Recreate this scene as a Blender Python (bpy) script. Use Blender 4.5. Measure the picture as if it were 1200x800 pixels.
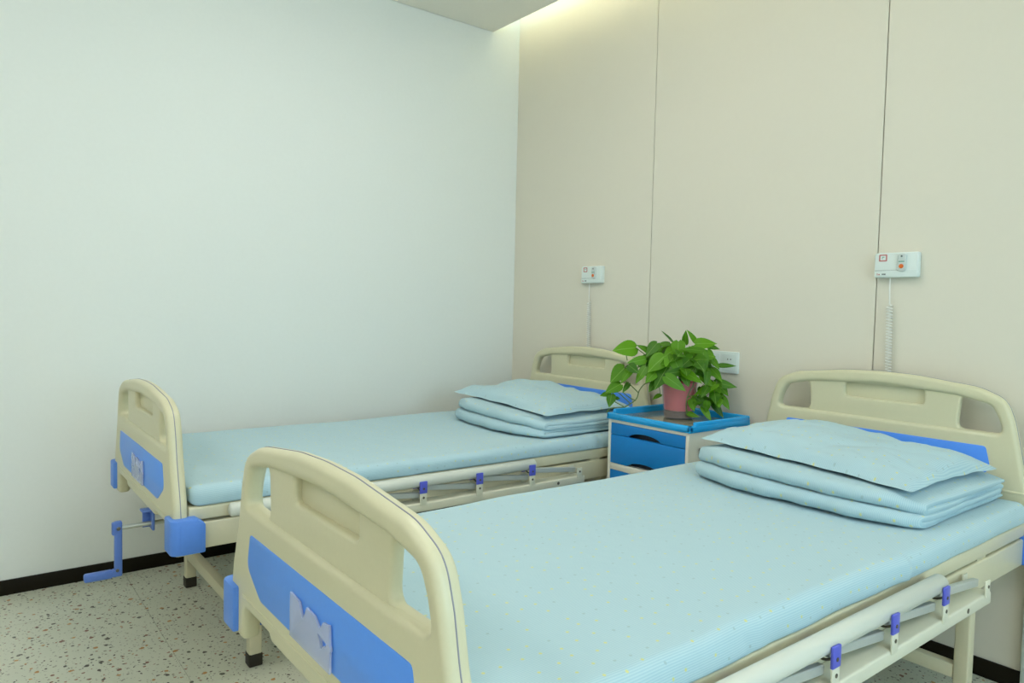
import bpy, bmesh, math, random
from mathutils import Vector, Matrix, noise
random.seed(7)
PI = math.pi
scene = bpy.context.scene
COL = scene.collection
for o in list(bpy.data.objects):
    bpy.data.objects.remove(o, do_unlink=True)

# ------------------------------------------------------------------ camera
cam_d = bpy.data.cameras.new('camera')
cam = bpy.data.objects.new('camera', cam_d)
COL.objects.link(cam)
cam_d.sensor_width = 36.0
cam_d.lens = 25.2
cam_d.clip_start = 0.05
R_ = Vector((0.61457, 0.78854, 0.02275)).normalized()
F_ = Vector((-0.78717, 0.61488, -0.04785)).normalized()
U_ = R_.cross(F_).normalized()
cam.matrix_world = Matrix(((R_.x, U_.x, -F_.x, 3.4117), (R_.y, U_.y, -F_.y, -2.6701), (R_.z, U_.z, -F_.z, 1.1813), (0, 0, 0, 1)))
scene.camera = cam

# ------------------------------------------------------------------ world, exposure
world = bpy.data.worlds.new('sky')
scene.world = world
world.use_nodes = True
wb = world.node_tree.nodes['Background']
wb.inputs[0].default_value = (0.52, 0.80, 1.0, 1)
wb.inputs[1].default_value = 3.9
vs = scene.view_settings
vs.view_transform = 'Standard'
vs.look = 'None'
vs.gamma = 1.0
vs.exposure = 0.94
vs.use_curve_mapping = False
PANEL_POWER = 5.9       # added, unseen ceiling light panels
COVE_POWER = 6.0       # strip in the cove above the head wall

# ------------------------------------------------------------------ materials
def mat(name, col, rough=0.5, metal=0.0, spec=0.5, **kw):
    m = bpy.data.materials.new(name)
    m.use_nodes = True
    b = m.node_tree.nodes['Principled BSDF']
    b.inputs['Base Color'].default_value = (*col, 1)
    b.inputs['Roughness'].default_value = rough
    b.inputs['Metallic'].default_value = metal
    b.inputs['Specular IOR Level'].default_value = spec
    for k, v in kw.items():
        b.inputs[k].default_value = v
    return m
def nd(m, typ, **kw):
    n = m.node_tree.nodes.new(typ)
    for k, v in kw.items():
        setattr(n, k, v)
    return n
def ln(m, a, b):
    m.node_tree.links.new(a, b)
def math_node(m, op, a, b=None, c=None):
    n = nd(m, 'ShaderNodeMath', operation=op)
    for i, v in enumerate((a, b, c)):
        if v is None: continue
        if isinstance(v, (int, float)): n.inputs[i].default_value = v
        else: ln(m, v, n.inputs[i])
    return n.outputs[0]
def mix_col(m, fac, a, b):
    n = nd(m, 'ShaderNodeMix', data_type='RGBA')
    if isinstance(fac, (int, float)): n.inputs[0].default_value = fac
    else: ln(m, fac, n.inputs[0])
    for i, v in ((6, a), (7, b)):
        if isinstance(v, tuple): n.inputs[i].default_value = (*v, 1)
        else: ln(m, v, n.inputs[i])
    return n.outputs[2]
def add_grain(m, scale, amount, bump=0.0, detail=3):
    """fine colour mottling and relief"""
    b = m.node_tree.nodes['Principled BSDF']
    base = tuple(b.inputs['Base Color'].default_value[:3])
    tc = nd(m, 'ShaderNodeTexCoord')
    n = nd(m, 'ShaderNodeTexNoise')
    n.inputs['Scale'].default_value = scale
    n.inputs['Detail'].default_value = detail
    ln(m, tc.outputs['Object'], n.inputs['Vector'])
    dark = tuple(c * (1 - amount) for c in base)
    lite = tuple(min(1, c * (1 + amount * .5)) for c in base)
    ln(m, mix_col(m, n.outputs['Fac'], dark, lite), b.inputs['Base Color'])
    if bump:
        bp = nd(m, 'ShaderNodeBump')
        bp.inputs['Strength'].default_value = bump
        bp.inputs['Distance'].default_value = 0.002
        ln(m, n.outputs['Fac'], bp.inputs['Height'])
        ln(m, bp.outputs[0], b.inputs['Normal'])
    return m

M = {}
M['wall_white'] = add_grain(mat('wall_white', (0.80, 0.83, 0.785), 0.75, spec=0.25), 60, 0.02, 0.08)
M['wall_beige'] = add_grain(mat('wall_beige', (0.76, 0.715, 0.60), 0.55, spec=0.3), 40, 0.015, 0.04)
M['wall_gap'] = mat('wall_gap', (0.16, 0.15, 0.13), 0.8)
M['grout'] = mat('grout', (0.30, 0.29, 0.24), 0.8)
M['ceiling'] = add_grain(mat('ceiling_paint', (0.92, 0.88, 0.78), 0.8, spec=0.2), 50, 0.02, 0.05)
M['black_base'] = add_grain(mat('baseboard_black', (0.012, 0.009, 0.004), 0.5, spec=0.15), 30, 0.2)
M['abs'] = add_grain(mat('cream_plastic', (0.67, 0.635, 0.43), 0.36, spec=0.45), 140, 0.03, 0.05)
M['steel'] = add_grain(mat('cream_painted_steel', (0.70, 0.65, 0.455), 0.32, spec=0.5), 80, 0.03)
M['rail'] = mat('pale_grey_rail', (0.66, 0.68, 0.60), 0.3)
M['rail_lower'] = mat('cream_rail', (0.72, 0.71, 0.57), 0.35)
M['link'] = mat('grey_link', (0.50, 0.53, 0.50), 0.35, metal=0.2)
M['blue_panel'] = add_grain(mat('blue_panel', (0.10, 0.33, 1.0), 0.38, spec=0.5), 90, 0.04)
M['blue_bumper'] = add_grain(mat('blue_bumper', (0.10, 0.27, 0.80), 0.4, spec=0.5), 90, 0.05)
M['blue_clamp'] = mat('violet_blue_clamp', (0.10, 0.12, 0.62), 0.35)
M['blue_crank'] = add_grain(mat('blue_crank', (0.10, 0.20, 0.58), 0.4), 120, 0.08)
M['seam'] = mat('seam_grey', (0.28, 0.28, 0.33), 0.5)
M['rubber'] = mat('dark_rubber', (0.022, 0.017, 0.009), 0.55)
M['metal'] = mat('zinc', (0.55, 0.56, 0.50), 0.35, metal=0.7)
M['bolt'] = mat('dark_bolt', (0.13, 0.12, 0.09), 0.4, metal=0.6)
M['dark'] = mat('recess_shade', (0.03, 0.035, 0.05), 0.6)  # dark colour that paints in the shade of recesses and holes
M['cab_cream'] = add_grain(mat('cabinet_cream', (0.76, 0.75, 0.66), 0.4), 70, 0.02)
M['cab_blue'] = add_grain(mat('cabinet_drawer_blue', (0.004, 0.23, 0.66), 0.36, spec=0.5), 70, 0.05)
M['tray_blue'] = add_grain(mat('cabinet_tray_blue', (0.012, 0.40, 0.88), 0.25, spec=0.6), 70, 0.04)
M['tray_inlay'] = add_grain(mat('tray_inlay_grey', (0.30, 0.30, 0.22), 0.12, spec=0.8), 20, 0.05)
M['white_plastic'] = mat('white_plastic', (0.76, 0.83, 0.79), 0.35)
M['white_plastic2'] = mat('white_plastic_strip', (0.72, 0.80, 0.76), 0.35)
M['handset'] = mat('handset_grey_white', (0.60, 0.66, 0.63), 0.35)
M['orange'] = mat('orange_button', (0.80, 0.16, 0.015), 0.4)
M['red_mark'] = mat('red_print', (0.55, 0.20, 0.19), 0.5)
M['green_mark'] = mat('green_print', (0.20, 0.40, 0.32), 0.5)
M['dark_mark'] = mat('dark_print', (0.10, 0.13, 0.12), 0.5)
M['cord'] = mat('cream_cord', (0.84, 0.83, 0.76), 0.45)
M['soil'] = add_grain(mat('dark_roots', (0.10, 0.085, 0.05), 0.7), 200, 0.5, 0.4)
M['vine'] = mat('vine_green', (0.10, 0.17, 0.035), 0.5)
M['glass_inner'] = mat('pink_pot', (0.72, 0.10, 0.11), 0.3, spec=0.5)
M['added_lamp_frame'] = mat('added_lamp_frame_white', (0.8, 0.8, 0.8), 0.4)
M['added_window_frame'] = mat('added_window_frame_white', (0.8, 0.8, 0.8), 0.4)

def leaf_mat():
    m = mat('pothos_leaf', (0.09, 0.29, 0.02), 0.42, spec=0.3)
    b = m.node_tree.nodes['Principled BSDF']
    oi = nd(m, 'ShaderNodeObjectInfo')
    r = nd(m, 'ShaderNodeValToRGB')
    r.color_ramp.elements[0].color = (0.018, 0.11, 0.002, 1)
    r.color_ramp.elements[1].color = (0.12, 0.33, 0.006, 1)
    ln(m, oi.outputs['Random'], r.inputs[0])
    tc = nd(m, 'ShaderNodeTexCoord')
    n = nd(m, 'ShaderNodeTexNoise'); n.inputs['Scale'].default_value = 4
    ln(m, tc.outputs['Object'], n.inputs['Vector'])
    sx = nd(m, 'ShaderNodeSeparateXYZ'); ln(m, tc.outputs['Object'], sx.inputs[0])
    rib = math_node(m, 'LESS_THAN', math_node(m, 'ABSOLUTE', sx.outputs[0]), 0.022)
    c1 = mix_col(m, math_node(m, 'MULTIPLY', n.outputs['Fac'], 0.4), r.outputs[0], (0.15, 0.36, 0.01))
    ln(m, mix_col(m, math_node(m, 'MULTIPLY', rib, 0.5), c1, (0.30, 0.52, 0.10)), b.inputs['Base Color'])
    b.inputs['Subsurface Weight'].default_value = 0.0
    # thin leaf: let some light through
    tr = nd(m, 'ShaderNodeBsdfTranslucent'); ln(m, r.outputs[0], tr.inputs[0])
    mx = nd(m, 'ShaderNodeMixShader'); mx.inputs[0].default_value = 0.22
    out = m.node_tree.nodes['Material Output']
    ln(m, b.outputs[0], mx.inputs[1]); ln(m, tr.outputs[0], mx.inputs[2]); ln(m, mx.outputs[0], out.inputs[0])
    return m
M['leaf'] = leaf_mat()

def clear_mat(name, col, opacity, rough=0.1):
    m = mat(name, col, rough)
    b = m.node_tree.nodes['Principled BSDF']
    t = nd(m, 'ShaderNodeBsdfTransparent')
    mx = nd(m, 'ShaderNodeMixShader'); mx.inputs[0].default_value = opacity
    out = m.node_tree.nodes['Material Output']
    ln(m, t.outputs[0], mx.inputs[1]); ln(m, b.outputs[0], mx.inputs[2]); ln(m, mx.outputs[0], out.inputs[0])
    return m
M['card_holder'] = clear_mat('clear_card_holder', (0.66, 0.72, 0.92), 0.5, 0.15)
M['outer_pot'] = clear_mat('clear_outer_pot', (0.80, 0.62, 0.62), 0.14, 0.08)
M['pane'] = clear_mat('added_window_pane', (0.8, 0.9, 0.95), 0.06, 0.02)

def emit_mat(name, col, s):
    m = bpy.data.materials.new(name); m.use_nodes = True
    nt = m.node_tree; nt.nodes.clear()
    e = nt.nodes.new('ShaderNodeEmission'); e.inputs[0].default_value = (*col, 1); e.inputs[1].default_value = s
    o = nt.nodes.new('ShaderNodeOutputMaterial'); nt.links.new(e.outputs[0], o.inputs[0])
    return m
M['added_panel_light'] = emit_mat('added_panel_diffuser', (1.0, 0.98, 0.94), PANEL_POWER)
M['cove_light'] = emit_mat('cove_strip', (1.0, 0.96, 0.64), COVE_POWER)

def fabric_mat():
    m = mat('pale_blue_cotton', (0.55, 0.77, 0.82), 0.85, spec=0.15)
    b = m.node_tree.nodes['Principled BSDF']
    b.inputs['Sheen Weight'].default_value = 0.15
    uv = nd(m, 'ShaderNodeUVMap'); uv.uv_map = 'UVMap'
    sx = nd(m, 'ShaderNodeSeparateXYZ'); ln(m, uv.outputs[0], sx.inputs[0])
    st = math_node(m, 'SINE', math_node(m, 'MULTIPLY', sx.outputs[1], 2 * PI / 0.0042))
    st = math_node(m, 'MULTIPLY_ADD', st, 0.5, 0.5)
    c = mix_col(m, st, (0.385, 0.57, 0.64), (0.50, 0.66, 0.70))
    v = nd(m, 'ShaderNodeTexVoronoi', voronoi_dimensions='2D'); v.inputs['Scale'].default_value = 26; v.inputs['Randomness'].default_value = 0.55
    ln(m, uv.outputs[0], v.inputs['Vector'])
    sc = nd(m, 'ShaderNodeSeparateColor'); ln(m, v.outputs['Color'], sc.inputs[0])
    dot = math_node(m, 'LESS_THAN', v.outputs['Distance'], 0.078)
    dot = math_node(m, 'MULTIPLY', dot, math_node(m, 'GREATER_THAN', sc.outputs[0], 0.25))
    isy = math_node(m, 'GREATER_THAN', sc.outputs[1], 0.35)
    dc = mix_col(m, isy, (0.36, 0.50, 0.52), (0.72, 0.68, 0.20))
    c = mix_col(m, math_node(m, 'MULTIPLY', dot, 0.8), c, dc)
    ln(m, c, b.inputs['Base Color'])
    n = nd(m, 'ShaderNodeTexNoise'); n.inputs['Scale'].default_value = 14; n.inputs['Detail'].default_value = 4
    tc = nd(m, 'ShaderNodeTexCoord'); ln(m, tc.outputs['Object'], n.inputs['Vector'])
    bp = nd(m, 'ShaderNodeBump'); bp.inputs['Strength'].default_value = 0.35; bp.inputs['Distance'].default_value = 0.006
    ln(m, n.outputs['Fac'], bp.inputs['Height']); ln(m, bp.outputs[0], b.inputs['Normal'])
    return m
M['fabric'] = fabric_mat()

def terrazzo_mat():
    m = mat('terrazzo', (0.62, 0.64, 0.54), 0.28, spec=0.4)
    b = m.node_tree.nodes['Principled BSDF']
    g = nd(m, 'ShaderNodeNewGeometry')
    # worn, slightly warped coordinates so chips are irregular
    wn = nd(m, 'ShaderNodeTexNoise'); wn.inputs['Scale'].default_value = 90
    ln(m, g.outputs['Position'], wn.inputs['Vector'])
    va = nd(m, 'ShaderNodeVectorMath', operation='MULTIPLY_ADD')
    ln(m, wn.outputs['Color'], va.inputs[0]); va.inputs[1].default_value = (0.012, 0.012, 0); ln(m, g.outputs['Position'], va.inputs[2])
    bn = nd(m, 'ShaderNodeTexNoise'); bn.inputs['Scale'].default_value = 5
    ln(m, g.outputs['Position'], bn.inputs['Vector'])
    col = mix_col(m, bn.outputs['Fac'], (0.57, 0.59, 0.475), (0.65, 0.66, 0.54))
    for scale, thr, keep, ramp in (
        (24, 0.17, 0.55, [(0.0, (0.05, 0.035, 0.02)), (0.25, (0.20, 0.07, 0.035)), (0.5, (0.46, 0.21, 0.045)), (0.75, (0.075, 0.08, 0.05)), (0.88, (0.52, 0.28, 0.08))]),
        (48, 0.20, 0.58, [(0.0, (0.06, 0.04, 0.025)), (0.35, (0.30, 0.13, 0.08)), (0.6, (0.28, 0.27, 0.20)), (0.85, (0.07, 0.065, 0.05))]),
        (85, 0.22, 0.60, [(0.0, (0.30, 0.29, 0.22)), (0.5, (0.40, 0.40, 0.33)), (0.85, (0.14, 0.12, 0.09))])):
        v = nd(m, 'ShaderNodeTexVoronoi', voronoi_dimensions='2D'); v.inputs['Scale'].default_value = scale
        ln(m, va.outputs[0], v.inputs['Vector'])
        s = nd(m, 'ShaderNodeSeparateColor'); ln(m, v.outputs['Color'], s.inputs[0])
        size = math_node(m, 'MULTIPLY', math_node(m, 'MULTIPLY_ADD', s.outputs[1], 0.8, 0.35), thr)
        f = math_node(m, 'MULTIPLY', math_node(m, 'LESS_THAN', v.outputs['Distance'], size), math_node(m, 'GREATER_THAN', s.outputs[0], keep))
        r = nd(m, 'ShaderNodeValToRGB'); r.color_ramp.interpolation = 'CONSTANT'
        while len(r.color_ramp.elements) < len(ramp): r.color_ramp.elements.new(0.5)
        for e, (pos, cc) in zip(r.color_ramp.elements, ramp):
            e.position = pos; e.color = (*cc, 1)
        ln(m, s.outputs[2], r.inputs[0])
        col = mix_col(m, f, col, r.outputs[0])
    ln(m, col, b.inputs['Base Color'])
    return m
M['terrazzo'] = terrazzo_mat()

# ------------------------------------------------------------------ helpers
def tag(o, label=None, cat=None, group=None, kind=None):
    if label: o['label'] = label
    if cat: o['category'] = cat
    if group: o['group'] = group
    if kind: o['kind'] = kind
    return o
def thing(name, loc, label, cat, group=None):
    o = bpy.data.objects.new(name, None)
    o.empty_display_size = 0.05
    COL.objects.link(o); o.location = loc
    return tag(o, label, cat, group)
def link(name, me, m, parent=None, loc=None):
    if m is not None:
        me.materials.clear(); me.materials.append(M[m] if isinstance(m, str) else m)
    o = bpy.data.objects.new(name, me)
    COL.objects.link(o)
    if parent: o.parent = parent
    if loc: o.location = loc
    return o
def smooth(me, ang=35):
    for p in me.polygons: p.use_smooth = True
    me.set_sharp_from_angle(angle=math.radians(ang))
    return me
def bm_mesh(bm, name='mesh', ang=35):
    bmesh.ops.recalc_face_normals(bm, faces=bm.faces)
    me = bpy.data.meshes.new(name); bm.to_mesh(me); bm.free()
    return smooth(me, ang)
def add_box(bm, x0, x1, y0, y1, z0, z1, r=0.0, seg=2):
    b = bmesh.new()
    bmesh.ops.create_cube(b, size=1.0)
    for v in b.verts:
        v.co = Vector(((x0 + x1) / 2 + v.co.x * (x1 - x0), (y0 + y1) / 2 + v.co.y * (y1 - y0), (z0 + z1) / 2 + v.co.z * (z1 - z0)))
    if r > 0:
        r = min(r, .49 * min(x1 - x0, y1 - y0, z1 - z0))
        bmesh.ops.bevel(b, geom=list(b.edges), offset=r, segments=seg, profile=0.5, affect='EDGES')
    tmp = bpy.data.meshes.new('tmp'); b.to_mesh(tmp); b.free()
    bm.from_mesh(tmp); bpy.data.meshes.remove(tmp)
def box(name, m, parent, x0, x1, y0, y1, z0, z1, r=0.003, seg=2):
    bm = bmesh.new(); add_box(bm, x0, x1, y0, y1, z0, z1, r, seg)
    return link(name, bm_mesh(bm, name), m, parent)
def add_tube(bm, pts, rad, n=10, cap=True):
    pts = [Vector(p) for p in pts]
    rads = rad if isinstance(rad, (list, tuple)) else [rad] * len(pts)
    rings = []; prev = None
    for i, p in enumerate(pts):
        t = (pts[min(i + 1, len(pts) - 1)] - pts[max(i - 1, 0)]).normalized()
        if prev is None:
            a = Vector((0, 0, 1)) if abs(t.z) < .9 else Vector((1, 0, 0))
            u = t.cross(a).normalized()
        else:
            u = (prev - t * prev.dot(t)).normalized()
        prev = u; w = t.cross(u)
        rings.append([bm.verts.new(p + (u * math.cos(k * 2 * PI / n) + w * math.sin(k * 2 * PI / n)) * rads[i]) for k in range(n)])
    for a, b in zip(rings, rings[1:]):
        for k in range(n):
            bm.faces.new((a[k], a[(k + 1) % n], b[(k + 1) % n], b[k]))
    if cap:
        bm.faces.new(rings[0][::-1]); bm.faces.new(rings[-1])
def tube(name, m, parent, pts, rad, n=10):
    bm = bmesh.new(); add_tube(bm, pts, rad, n)
    return link(name, bm_mesh(bm, name, 50), m, parent)
def disc(name, m, parent, c, axis, r, h, n=14):
    c = Vector(c); a = Vector(axis).normalized()
    return tube(name, m, parent, [c, c + a * h * .8, c + a * h], [r, r, r * .8], n)
def lathe(name, m, parent, prof, c=(0, 0, 0), n=32):
    bm = bmesh.new(); rings = []
    for r, z in prof:
        rings.append([bm.verts.new((c[0] + r * math.cos(k * 2 * PI / n), c[1] + r * math.sin(k * 2 * PI / n), c[2] + z)) for k in range(n)])
    for a, b in zip(rings, rings[1:]):
        for k in range(n):
            bm.faces.new((a[k], a[(k + 1) % n], b[(k + 1) % n], b[k]))
    bm.faces.new(rings[0][::-1]); bm.faces.new(rings[-1])
    return link(name, bm_mesh(bm, name, 40), m, parent)
def fillet(pts, n=5):
    """pts: (x, y, radius) closed polygon -> rounded point list"""
    out = []; N = len(pts)
    for i in range(N):
        p = Vector(pts[i][:2]); r = pts[i][2] if len(pts[i]) > 2 else 0
        a = Vector(pts[i - 1][:2]); b = Vector(pts[(i + 1) % N][:2])
        if r <= 0: out.append(tuple(p)); continue
        da, db = (a - p), (b - p); la, lb = da.length, db.length
        da /= la; db /= lb
        cosang = max(-1, min(1, da.dot(db))); half = math.acos(cosang) / 2
        d = min(r / max(math.tan(half), 1e-3), la * .49, lb * .49)
        s, e = p + da * d, p + db * d
        for k in range(n + 1):
            t = k / n
            q = s * (1 - t) ** 2 + p * 2 * t * (1 - t) + e * t * t
            out.append(tuple(q))
    return out
def plate(loops, thick, bev, bres=3):
    """2D outline with holes -> rounded solid, in the XZ plane, centred on y = 0"""
    cu = bpy.data.curves.new('c', 'CURVE'); cu.dimensions = '2D'; cu.fill_mode = 'BOTH'
    cu.extrude = max(thick / 2 - bev, 1e-5); cu.bevel_depth = bev; cu.bevel_resolution = bres; cu.offset = -bev
    for k, lp in enumerate(loops):
        area = sum(a[0] * b[1] - b[0] * a[1] for a, b in zip(lp, lp[1:] + lp[:1]))
        if (area > 0) != (k == 0): lp = lp[::-1]
        sp = cu.splines.new('POLY'); sp.points.add(len(lp) - 1)
        for q, (x, y) in zip(sp.points, lp): q.co = (x, y, 0, 1)
        sp.use_cyclic_u = True
    ob = bpy.data.objects.new('c', cu); COL.objects.link(ob)
    dg = bpy.context.evaluated_depsgraph_get(); dg.update()
    me = bpy.data.meshes.new_from_object(ob.evaluated_get(dg))
    bpy.data.objects.remove(ob); bpy.data.curves.remove(cu)
    for v in me.vertices:
        x, y, z = v.co; v.co = (x, -z, y)
    bm = bmesh.new(); bm.from_mesh(me)
    bmesh.ops.remove_doubles(bm, verts=bm.verts, dist=1e-5)
    bmesh.ops.recalc_face_normals(bm, faces=bm.faces)
    bm.to_mesh(me); bm.free()
    return smooth(me, 40)
def plate_obj(name, m, parent, loops, thick, bev, y=0.0, dz=0.0, dx=0.0, bres=3):
    me = plate(loops, thick, bev, bres)
    for v in me.vertices: v.co += Vector((dx, y, dz))
    return link(name, me, m, parent)
def copy_tree(o, parent=None):
    c = o.copy(); COL.objects.link(c); c.parent = parent
    for ch in list(o.children): copy_tree(ch, c)
    return c
def grid_mesh(name, rows, uvs, closed_v=False, caps=False, ang=60):
    """rows[i][j] points, uvs[i][j]; optionally closed in j"""
    nr, nc = len(rows), len(rows[0])
    verts = [p for r in rows for p in r]; faces = []; fuv = []
    for i in range(nr - 1):
        for j in range(nc if closed_v else nc - 1):
            j2 = (j + 1) % nc
            faces.append((i * nc + j, i * nc + j2, (i + 1) * nc + j2, (i + 1) * nc + j))
            u = [uvs[i][j], uvs[i][j + 1], uvs[i + 1][j + 1], uvs[i + 1][j]]
            fuv.append(u)
    if caps:
        faces.append(tuple(range(nc - 1, -1, -1))); fuv.append([uvs[0][j] for j in range(nc - 1, -1, -1)])
        faces.append(tuple((nr - 1) * nc + j for j in range(nc))); fuv.append([uvs[-1][j] for j in range(nc)])
    me = bpy.data.meshes.new(name); me.from_pydata(verts, [], faces)
    ul = me.uv_layers.new(name='UVMap'); k = 0
    for fu in fuv:
        for q in fu:
            ul.data[k].uv = q; k += 1
    bm = bmesh.new(); bm.from_mesh(me); bmesh.ops.recalc_face_normals(bm, faces=bm.faces); bm.to_mesh(me); bm.free()
    return smooth(me, ang)
def nz(x, y, z, s=1.0):
    return noise.noise(Vector((x * s, y * s, z * s)))

# ------------------------------------------------------------------ the room
XR, YF, H = 5.6, -5.2, 2.76
COVE = -0.196
def struct(o): return tag(o, kind='structure')
floor = struct(box('floor', 'grout', None, -0.02, XR + .02, YF - .02, 0.05, -0.08, -0.006, 0))
TILE = 0.8
tile_meshes = {}
xs = [0.0] + [0.34 + TILE * k for k in range(0, 7)] + [XR]
ys = [0.0] + [-0.5 - TILE * k for k in range(0, 6)] + [YF]
for i in range(len(xs) - 1):
    for j in range(len(ys) - 1):
        w, d = xs[i + 1] - xs[i], ys[j] - ys[j + 1]
        key = (round(w, 3), round(d, 3))
        if key not in tile_meshes:
            b = bmesh.new(); add_box(b, -w / 2 + .0006, w / 2 - .0006, -d / 2 + .0006, d / 2 - .0006, -.008, 0, .0004, 1)
            tile_meshes[key] = bm_mesh(b, 'tile')
        t = link('tile', tile_meshes[key], 'terrazzo', floor, ((xs[i] + xs[i + 1]) / 2, (ys[j] + ys[j + 1]) / 2, 0))
struct(box('wall_left', 'wall_white', None, -0.12, 0.0, YF, 0.1, -0.006, 3.0, 0))
wall_back = struct(box('wall_back', 'wall_gap', None, 0.0, XR, 0.012, 0.12, -0.006, 3.0, 0))
px = [0.0, 1.069, 2.154, 3.239, 4.324, 5.409, XR]
for a, b in zip(px, px[1:]):
    bm = bmesh.new(); w = b - a
    add_box(bm, -w / 2 + (.0018 if a > 0 else 0), w / 2 - .0018, 0, .0119, 0, 3.0, .0015, 1)
    link('wall_panel', bm_mesh(bm, 'wall_panel'), 'wall_beige', wall_back, ((a + b) / 2, 0, 0))
ceiling = struct(box('ceiling', 'ceiling', None, 0.004, XR, YF, COVE, H, H + .07, 0))
struct(box('trim_1', 'ceiling', None, 0.0, XR, -0.75, 0.1, 3.0, 3.05, 0))          # top of the light cove
struct(box('wall_front', 'wall_white', None, -0.12, XR + .12, YF - .12, YF, -0.006, 3.0, 0))
WY0, WY1, WZ0, WZ1 = -2.7, -0.7, 0.9, 2.35
bm = bmesh.new()
add_box(bm, XR, XR + .14, YF, WY0, -.006, 3.0); add_box(bm, XR, XR + .14, WY1, .1, -.006, 3.0)
add_box(bm, XR, XR + .14, WY0, WY1, -.006, WZ0); add_box(bm, XR, XR + .14, WY0, WY1, WZ1, 3.0)
struct(link('wall_right', bm_mesh(bm, 'wall_right'), 'wall_white'))
bm = bmesh.new(); fw_ = .05
add_box(bm, XR + .04, XR + .09, WY0, WY1, WZ0, WZ0 + fw_); add_box(bm, XR + .04, XR + .09, WY0, WY1, WZ1 - fw_, WZ1)
for yy in (WY0, (WY0 + WY1 - fw_) / 2, WY1 - fw_): add_box(bm, XR + .04, XR + .09, yy, yy + fw_, WZ0 + fw_, WZ1 - fw_)
win = struct(link('added_window_1', bm_mesh(bm, 'added_window_1'), 'added_window_frame'))  # added, unseen window that brings cool skylight onto the left wall
for a, b in ((WY0 + fw_, (WY0 + WY1 - fw_) / 2), ((WY0 + WY1 + fw_) / 2, WY1 - fw_)):
    box('pane', 'pane', win, XR + .06, XR + .066, a, b, WZ0 + fw_, WZ1 - fw_, 0)
pl = bpy.data.lights.new('window_portal', 'AREA'); pl.shape = 'RECTANGLE'; pl.size = WZ1 - WZ0; pl.size_y = WY1 - WY0
pl.cycles.is_portal = True
po = bpy.data.objects.new('window_portal', pl); COL.objects.link(po)
po.location = (XR + .12, (WY0 + WY1) / 2, (WZ0 + WZ1) / 2); po.rotation_euler = (0, PI / 2, 0)

struct(box('baseboard_left', 'black_base', None, 0.0, 0.010, YF, -0.0005, 0.0, 0.060, .002))
struct(box('baseboard_back', 'black_base', None, 0.0102, XR, -0.010, -0.0002, 0.0, 0.060, .002))

# lamps: added unseen panels to light beds and corner, a strip hidden in the cove
for k, (lx, ly, where) in enumerate(((1.55, -1.55, 'above the two beds'), (4.2, -2.3, 'nearest the added window'), (1.6, -3.9, 'beyond the foot ends'), (4.2, -4.0, 'in the far room corner'))):
    t = thing('added_ceiling_light', (lx, ly, H), 'added unseen square white ceiling light panel ' + where, 'ceiling light', 'added ceiling light panels')
    bm = bmesh.new()
    for s in (-1, 1):
        add_box(bm, s * .30 - .012, s * .30 + .012, -.312, .312, -.012, -.0005, .002)
        add_box(bm, -.288, .288, s * .30 - .012, s * .30 + .012, -.012, -.0005, .002)
    link('frame', bm_mesh(bm, 'frame'), 'added_lamp_frame', t)
    box('diffuser', 'added_panel_light', t, -.287, .287, -.287, .287, -.10, -.001, .02)  # made deep so its glowing sides also brighten the ceiling
tag(box('cove_light', 'cove_light', None, .03, XR - .03, -.235, -.205, H + .0705, H + .085, .002), 'warm glowing light strip hidden in the cove above the head wall', 'light strip')

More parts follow.
